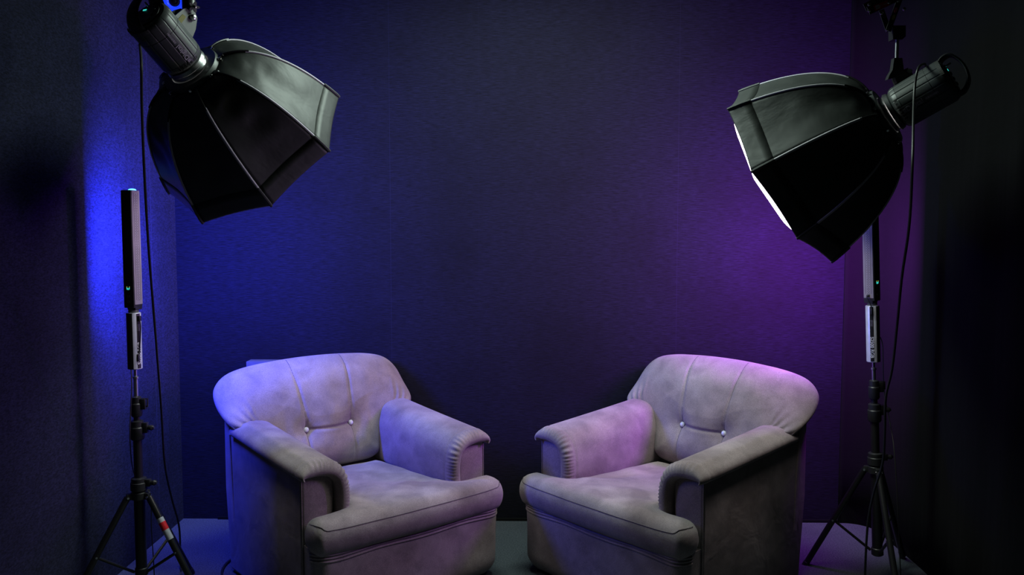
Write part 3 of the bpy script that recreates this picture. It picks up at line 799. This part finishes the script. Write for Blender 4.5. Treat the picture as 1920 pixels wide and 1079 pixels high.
for px, py, mt in ((1675, 22, 'pink'), (1671, 35, 'yellow')):
    c = Vector(q2(px, py)); d = (Vector(q2(1684, -2)) - Vector(q2(1663, 56))).normalized()
    poly = []
    for k in range(24):
        a = 2 * math.pi * k / 24; v = d * (.0105 * math.cos(a)) + Vector((-d.y, d.x)) * (.0048 * math.sin(a)); poly.append(tuple(c + v))
    world_out(flat(MB(), poly, .0006, YR - .0185), 'sticker', mt, hgR)

# ------------------------------------------------------------------ light sticks on tripod stands
def zpx(py, Y, px=960): return at(px, py, Y).z
def make_stand(label, base, top_z, azims, zs, r_leg, label_leg, lean):
    """zs = heights: (collar_top, collar_low, hub)"""
    m = Matrix.Translation(base) @ Matrix.Rotation(lean, 4, 'Y')
    root = thing('light_stand', label, 'light stand', m, 'black tripod light stands')
    zu, zm, zh = zs
    pole = MB().lathe([(.0205, .11), (.0205, zh)], None, 20).out('pole', 'blackmetal', root)
    MB().lathe([(.0165, zh), (.0165, zm)], None, 20).out('pole', 'blackmetal', root)
    MB().lathe([(.0125, zm), (.0125, zu)], None, 20).out('pole', 'blackmetal', root)
    MB().lathe([(.008, zu), (.008, top_z - .035), (.011, top_z - .033), (.011, top_z - .026), (.006, top_z - .022), (.006, top_z)], None, 20).out('spigot', 'silver', root)
    def collar(z, h, r, lever, ang):
        c = MB().lathe([(r, z - h), (r + .004, z - h * .9), (r + .004, z - h * .35), (r + .001, z - h * .3), (r + .001, z), (r - .006, z + .004)], None, 24)
        c.box((math.cos(ang) * (r + .008), math.sin(ang) * (r + .008), z - h * .35), (.012, .010, h * .28), Matrix.Rotation(ang, 3, 'Z'), .003)
        co = c.out('collar', 'plastic', root)
        d = Vector((math.cos(ang), math.sin(ang), 0))
        if lever:
            sp = [d * (r + .010) + Vector((0, 0, z - h * .3)), d * (r + .022) + Vector((0, 0, z - h * .34)), d * (r + .034) + Vector((0, 0, z - h * .36)), d * (r + .043) + Vector((0, 0, z - h * .34))]
            MB().tube(sp, [.007, .009, .0115, .006], 12).out('lever', 'plastic', co)
        else:
            mb = MB()
            mb.tube([d * (r + .004) + Vector((0, 0, z - .006)), d * (r + .026) + Vector((0, 0, z - .006)), d * (r + .026) + Vector((0, 0, z - .036)), d * (r + .004) + Vector((0, 0, z - .036))], .0035, 8)
            mb.out('clip', 'plastic', co)
    side = 0 if base[0] < 0 else 0
    collar(zu, .075, .0175, False, side); collar(zm, .072, .0225, True, side); collar(zh, .05, .027, True, side)
    hub = MB().lathe([(.022, zh - .085), (.030, zh - .08), (.030, zh - .055), (.024, zh - .05)], None, 24)
    for a in azims:
        d = Vector((math.cos(rad(a)), math.sin(rad(a)), 0)); hub.box(d * .034 + Vector((0, 0, zh - .068)), (.012, .010, .012), Matrix.Rotation(rad(a), 3, 'Z'), .002)
    hub.out('hub', 'plastic', root)
    low = MB().lathe([(.019, .10), (.024, .104), (.024, .13), (.019, .134)], None, 24)
    low.out('brace_collar', 'plastic', root)
    for i, a in enumerate(azims):
        d = Vector((math.cos(rad(a)), math.sin(rad(a)), 0))
        A = d * .042 + Vector((0, 0, zh - .070)); B = d * r_leg + Vector((0, 0, .012))
        lg = MB().tube([A, B], .0125, 14).out('leg', 'blackmetal', root)
        MB().lathe([(.010, -.02), (.014, -.015), (.014, .012), (.010, .016)], frame(B, (B - A).normalized()), 14).out('rubber_foot', 'plastic', lg)
        MB().lathe([(.0045, -.015), (.0045, .015)], frame(A, Vector((-d.y, d.x, 0))), 10).out('rivet', 'chrome', lg)
        mid = A.lerp(B, .52)
        br = MB().tube([d * .026 + Vector((0, 0, .118)), mid], .0058, 8).out('brace', 'blackmetal', root)
        MB().lathe([(.004, -.013), (.004, .013)], frame(mid, Vector((-d.y, d.x, 0))), 10).out('rivet', 'silver', br)
        if label_leg == i:
            t0, t1 = A.lerp(B, .20), A.lerp(B, .40)
            s = MB().tube([t0, t1], .0131, 14, caps=False).out('leg_label', 'sticker', lg); s['label'] = 'silver sticker with a red band'
            MB().tube([A.lerp(B, .24), A.lerp(B, .31)], .0134, 14, caps=False).out('red_band', 'red', lg)
    return root, m
def make_stick(label, base, z0, zg, z1, rear, emit, lensmat, col, watts, lean, digits_up, tpivot, text_up):
    """rear = unit vector the dark rear face looks along (LED faces the other way); z0 handle foot, zg grip top, z1 lamp top"""
    rear = Vector(rear).normalized()
    # local axes: z up, y = LED direction, x = towards the vented side
    yv = -rear; xv = Vector((0, 0, 1)).cross(yv) * -1
    if xv.dot(Vector((0, 0, CAM_H)) - Vector((base[0], base[1], CAM_H))) < 0: pass
    m = tpivot @ Matrix.Translation((0, 0, z0)) @ Matrix((yv.cross(Vector((0, 0, 1))), yv, Vector((0, 0, 1)))).transposed().to_4x4()
    root = thing('led_light_stick', label, 'light stick', m, 'handheld light sticks on stands')
    Hg, Hl = zg - z0, z1 - z0; body0 = Hg + .018
    w2, d2 = .0230, .0240
    vs_ = 1 if base[0] < 0 else -1      # side of the body that carries the vents (towards the chairs)
    b = MB().box((0, 0, (body0 + Hl) / 2), (w2, d2, (Hl - body0) / 2), None, .004, 3)
    b.box((vs_ * .003, .004, body0 + .004), (w2 * .82, d2 * .8, .012), None, .003)
    body = b.out('body', 'plastic', root)
    # side covers
    sc = MB().box((vs_ * (w2 + .0004), .001, (body0 + .012 + Hl) / 2), (.0012, d2 - .003, (Hl - body0 - .014) / 2), None, .0008)
    side = sc.out('vent_cover', 'vent', root); side['label'] = 'grey perforated side cover'
    hl = MB()
    n = 0; z = body0 + .03
    while z < Hl - .012:
        for k in ((-1, 1) if n % 2 == 0 else (0,)):
            c = Vector((vs_ * (w2 + .0014), k * .0038 + .001, z)); hl.lathe([(.0014, 0), (.0014, .0006)], frame(c, (vs_, 0, 0)), 8)
        n += 1; z += .0048
    hl.out('vent_holes', 'hole', side)
    gv = MB()
    for yy in (-.0105, .0125): gv.box((vs_ * (w2 + .0016), yy, (body0 + Hl) / 2 + .01), (.0003, .0005, (Hl - body0) / 2 - .02))
    gv.out('groove', 'hole', side)
    # rounded LED lens along the whole length and over the top
    V = []; F = []; zz = list(np.linspace(body0 + .01, Hl - .003, 6)); NQ = 12
    for z in zz:
        for q in range(NQ + 1):
            a = math.pi * q / NQ; V.append((w2 * .72 * math.cos(a), d2 - .001 + .005 * math.sin(a), z))
    for i in range(5):
        for q in range(NQ): a = i * (NQ + 1) + q; F.append((a, a + 1, a + NQ + 2, a + NQ + 1))
    F.append(tuple(range(NQ + 1))); F.append(tuple(5 * (NQ + 1) + q for q in range(NQ + 1)))
    MB().add(V, F).out('led_lens', lensmat, root, angle=60)
    cap = MB().lathe([(.0135, 0), (.013, .003), (.010, .0055), (.005, .007), (.0005, .0074)], Matrix.Translation((vs_ * .004, .008, Hl - .001)) @ Matrix.Diagonal((1.15, 1, 1, 1)), 24)
    cap.out('top_glow', 'ledblue' if digits_up else lensmat, root)
    # display and buttons on the rear
    ds = MB(); dz = Hl * .0 + body0 + .075
    ds.box((0, -d2 - .0005, dz - .03), (.006, .0006, .004)); ds.box((0, -d2 - .0005, dz - .05), (.006, .0006, .004)); ds.out('button', 'housing', root)
    dp = MB()
    for k, (xx, zc_, hx, hz_) in enumerate(((-.006, 0, .0012, .0035), (-.001, -.001, .0028, .0018), (.005, 0, .0012, .0035), (-.001, -.005, .0050, .0007))):
        dp.box((xx, -d2 - .0006, dz + zc_), (hx, .0005, hz_))
    disp = dp.out('display', 'cyan', root)
    yl = MB(); 
    for xx in (-.006, .0055): yl.box((xx, -d2 - .0006, dz + .0055), (.001, .0005, .0014))
    yl.out('display_mark', 'yellowled', disp)
    # neck and battery grip
    MB().lathe([(.0165, Hg - .002), (.0195, Hg + .004), (.0175, Hg + .014), (.0145, Hg + .022)], None, 28).out('neck', 'greymetal', root)
    grip = MB().lathe([(.0245, .0), (.0260, .002), (.0260, Hg - .004), (.0245, Hg - .001)], None, 40).out('battery_grip', 'grip', root)
    grip['label'] = 'polished metal battery grip with dark label'
    # dark back half of the grip (rubber) and printed strip
    def arc(a0, a1, r, z0_, z1_, name, mat, par, nseg=16):
        V = []; F = []
        for z in (z0_, z1_):
            for r_ in (r - .0012, r):
                for q in range(nseg + 1):
                    a = a0 + (a1 - a0) * q / nseg; V.append((r_ * math.cos(a), r_ * math.sin(a), z))
        W = nseg + 1
        for q in range(nseg):
            F += [(W + q, W + q + 1, 3 * W + q + 1, 3 * W + q), (q, 2 * W + q, 2 * W + q + 1, q + 1), (q, q + 1, W + q + 1, W + q), (2 * W + q, 3 * W + q, 3 * W + q + 1, 2 * W + q + 1)]
        F += [(0, W, 3 * W, 2 * W), (nseg, 2 * W + nseg, 3 * W + nseg, W + nseg)]
        return MB().add(V, F).out(name, mat, par, angle=50)
    back_c = -math.pi / 2
    side_a = 0 if vs_ > 0 else math.pi
    # rear sleeve
    ra0, ra1 = (rad(-175), rad(-62)) if vs_ > 0 else (rad(-118), rad(-5))
    arc(ra0, ra1, .0270, .001, Hg - .002, 'grip_sleeve', 'plastic', grip)
    # dark strip with lettering, placed on the camera side of the vented face
    sa = rad(-14) if vs_ > 0 else rad(180 + 22)
    arc(sa - .27, sa + .27, .0265, .004, Hg - .004, 'label_strip', 'blackmetal', grip)
    nr = Vector((math.cos(sa), math.sin(sa), 0)); al = Vector((0, 0, 1)) * text_up; up_ = nr.cross(al)
    tmm = Matrix.Translation(nr * .0267 + Vector((0, 0, .062))) @ Matrix((al, up_, nr)).transposed().to_4x4()
    text_part('label_text', 'S2500 RGB', .0185, tmm, 'white', grip, bold=.0002)
    mb = MB(); rnd = random.Random(2)
    for row in range(3):
        for k in range(5):
            z = .150 + k * .0052; mb.box(nr * .0267 + up_ * (row - 1) * .0033 + Vector((0, 0, z)), (.0003, .0006, .0013 + rnd.random() * .0009), Matrix.Rotation(sa, 3, 'Z'))
    mb.out('small_print', 'whitedim', grip)
    # short jumper cable across the neck with its two plugs
    ca = sa + (.1 if vs_ > 0 else -.0); nr = Vector((math.cos(ca), math.sin(ca), 0))
    if vs_ > 0:
        pts = [nr * .030 + Vector((0, 0, Hg - .022)), nr * .034 + Vector((0, 0, Hg - .05)), nr * .031 + Vector((0, 0, Hg * .55)), nr * .030 + Vector((-.003, -.004, .06)), nr * .029 + Vector((-.006, -.006, .045))]
        ends = ((pts[0], .010), (pts[-1], .014))
    else:
        pts = [Vector((-w2 - .006, .001, body0 + .022)), Vector((-w2 - .014, .001, body0 + .016)), nr * .035 + Vector((0, 0, Hg - .0)), nr * .031 + Vector((0, 0, Hg - .022))]
        ends = ((pts[0], .005), (pts[-1], .012))
    jc = MB().tube(spline(pts, 8), .0022, 8)
    for e_, h_ in ends: jc.box(e_, (.0045, .005, h_), None, .0015)
    jc.out('jumper_cable', 'cable', root)
    # the light itself
    lp = m @ Vector((0, d2 + .010, (body0 + Hl) / 2)); ldir = Vector(emit); up = m.to_3x3() @ Vector((0, 0, 1))
    L_ = area_light('led_light', lp, ldir, .034, (Hl - body0) * .94, watts, col, roll_up=up)
    mwl = L_.matrix_world.copy(); L_.parent = root; L_.matrix_parent_inverse = Matrix.Identity(4); L_.matrix_local = m.inverted() @ mwl
    return root
YS, YR2 = 3.20, 3.45
bL = at(254, 700, YS); bR = at(1637, 700, YR2)
zl = lambda py, px: at(px, py, YS if px < 960 else YR2).z
stL, mSL = make_stand('black tripod light stand near the left wall, silver and red sticker on a leg', (bL.x, YS, 0), zl(694, 254),
                      (214, 70, -12), (zl(745, 258), zl(790, 260), zl(897, 262)), .265, 2, 0)
leanR = -.050
tz = zl(678, 1638)
baseR = Vector((bR.x + math.sin(-leanR) * tz, YR2, 0))
stR, mSR = make_stand('black tripod light stand beside the right curtain, half hidden by the armchair', tuple(baseR), tz,
                      (150, 48, -97), (zl(714, 1638), zl(758, 1638), zl(850, 1636)), .29, -1, leanR)
skL = make_stick('light stick glowing blue toward the left corner, on the left tripod stand', (bL.x, YS), zl(692, 254), zl(586, 250), zl(357, 240),
                 (-.26, -.966, 0), (.18, .984, 0), 'ledblue', STICK_BLUE, STICK_BLUE_W, 0, True, mSL, 1)
skR = make_stick('light stick glowing purple, half behind the right softbox on the right stand', (bR.x, YR2), tz, zl(572, 1632), zl(350, 1622),
                 (.62, -.785, 0), (-.42, .907, 0), 'ledpurple', STICK_PURPLE, STICK_PURPLE_W, leanR, False, mSR, -1)

# ------------------------------------------------------------------ cables and the small stuff
def cable(name, label, pts, r=.0035, cat='cable', group=None):
    o = MB().tube(spline(pts, 8), r, 8).out(name, 'cable'); tag(o, label, cat, group); return o
cable('power_cable', 'thin black cable hanging from the left flash head down past the left stand',
      [P3(fL, (.01, -.084, -.20)), at(265, 120, 2.5), at(266, 200, 2.55), at(271, 330, 2.65), at(279, 470, 2.8), at(291, 620, 2.95), at(302, 760, 3.12), at(309, 870, 3.3),
       at(322, 935, 3.42), at(336, 990, 3.48), floor_at(339, 1066, .006), floor_at(346, 1120, .006), floor_at(400, 1200, .006)], .0040)
pr = P3(fR, (-.02, .084, -.19))
cable('power_cable', 'thin black cable looping off the right flash head and hanging beside the right curtain',
      [pr, at(1733, 120, pr.y - .03), at(1721, 130, pr.y - .10), at(1714, 180, pr.y - .12), at(1711, 300, 2.62), at(1705, 420, 2.7), at(1691, 520, 2.78), at(1683, 600, 2.84), at(1673, 690, 2.9),
       at(1661, 745, 2.93), at(1659, 810, 2.96), at(1655, 868, 2.98), at(1638, 925, 3.0), at(1627, 985, 3.02), at(1622, 1079, 3.06), floor_at(1622, 1160, .006), floor_at(1660, 1230, .006)], .0042)
cable('charging_cable', 'very thin black cord trailing down the left stand pole',
      [at(246, 694, YS - .04), at(247, 730, YS - .06), at(245, 770, YS - .07), at(244, 830, YS - .07), at(252, 890, YS + .10), at(281, 940, YS + .16), at(284, 990, YS + .16), floor_at(290, 1090, .005)], .0022)
cable('charging_cable', 'very thin black cord trailing behind the right stand pole',
      [at(1650, 632, YR2 + .06), at(1655, 650, YR2 + .06), at(1656, 700, YR2 + .06), at(1659, 745, YR2 + .06), at(1668, 790, YR2 + .04), at(1676, 840, YR2 - .03), at(1682, 930, YR2 - .08), floor_at(1690, 1110, .005)], .0022)
cable('floor_cable', 'short black cord curling out on the carpet beside the left armchair',
      [floor_at(462, 1034, .006), floor_at(440, 1046, .006), floor_at(424, 1058, .006), floor_at(416, 1075, .006), floor_at(424, 1100, .006), floor_at(430, 1150, .006)], .0050)
c0 = floor_at(1592, 975, .012)
pa = thing('power_adapter', 'tiny black cord plug with pink indicator on the carpet by the back wall', 'plug', Matrix.Translation(c0))
world_out(MB().box(c0, (.016, .009, .010), None, .003), 'body', 'plastic', pa)
world_out(MB().box(c0 + Vector((.004, -.010, .006)), (.004, .0015, .002)), 'indicator', 'pinkled', pa)
world_out(MB().tube(spline([c0 + Vector((-.1, -.004, .0)), c0 + Vector((-.03, .002, -.004)), c0, c0 + Vector((.06, -.03, -.006)), c0 + Vector((.10, -.10, -.007)), c0 + Vector((.10, -.2, -.008))], 8), .004, 8), 'cord', 'cable', pa)
# the flat-topped board behind the left chair
p = at(460, 679, 4.04)
bx = MB().box((p.x + .17, 4.085, p.z / 2), (.17, .035, p.z / 2), None, .003).out('board_panel', 'box')
tag(bx, 'upright board leaning on the back wall, top corner showing behind left armchair', 'board')
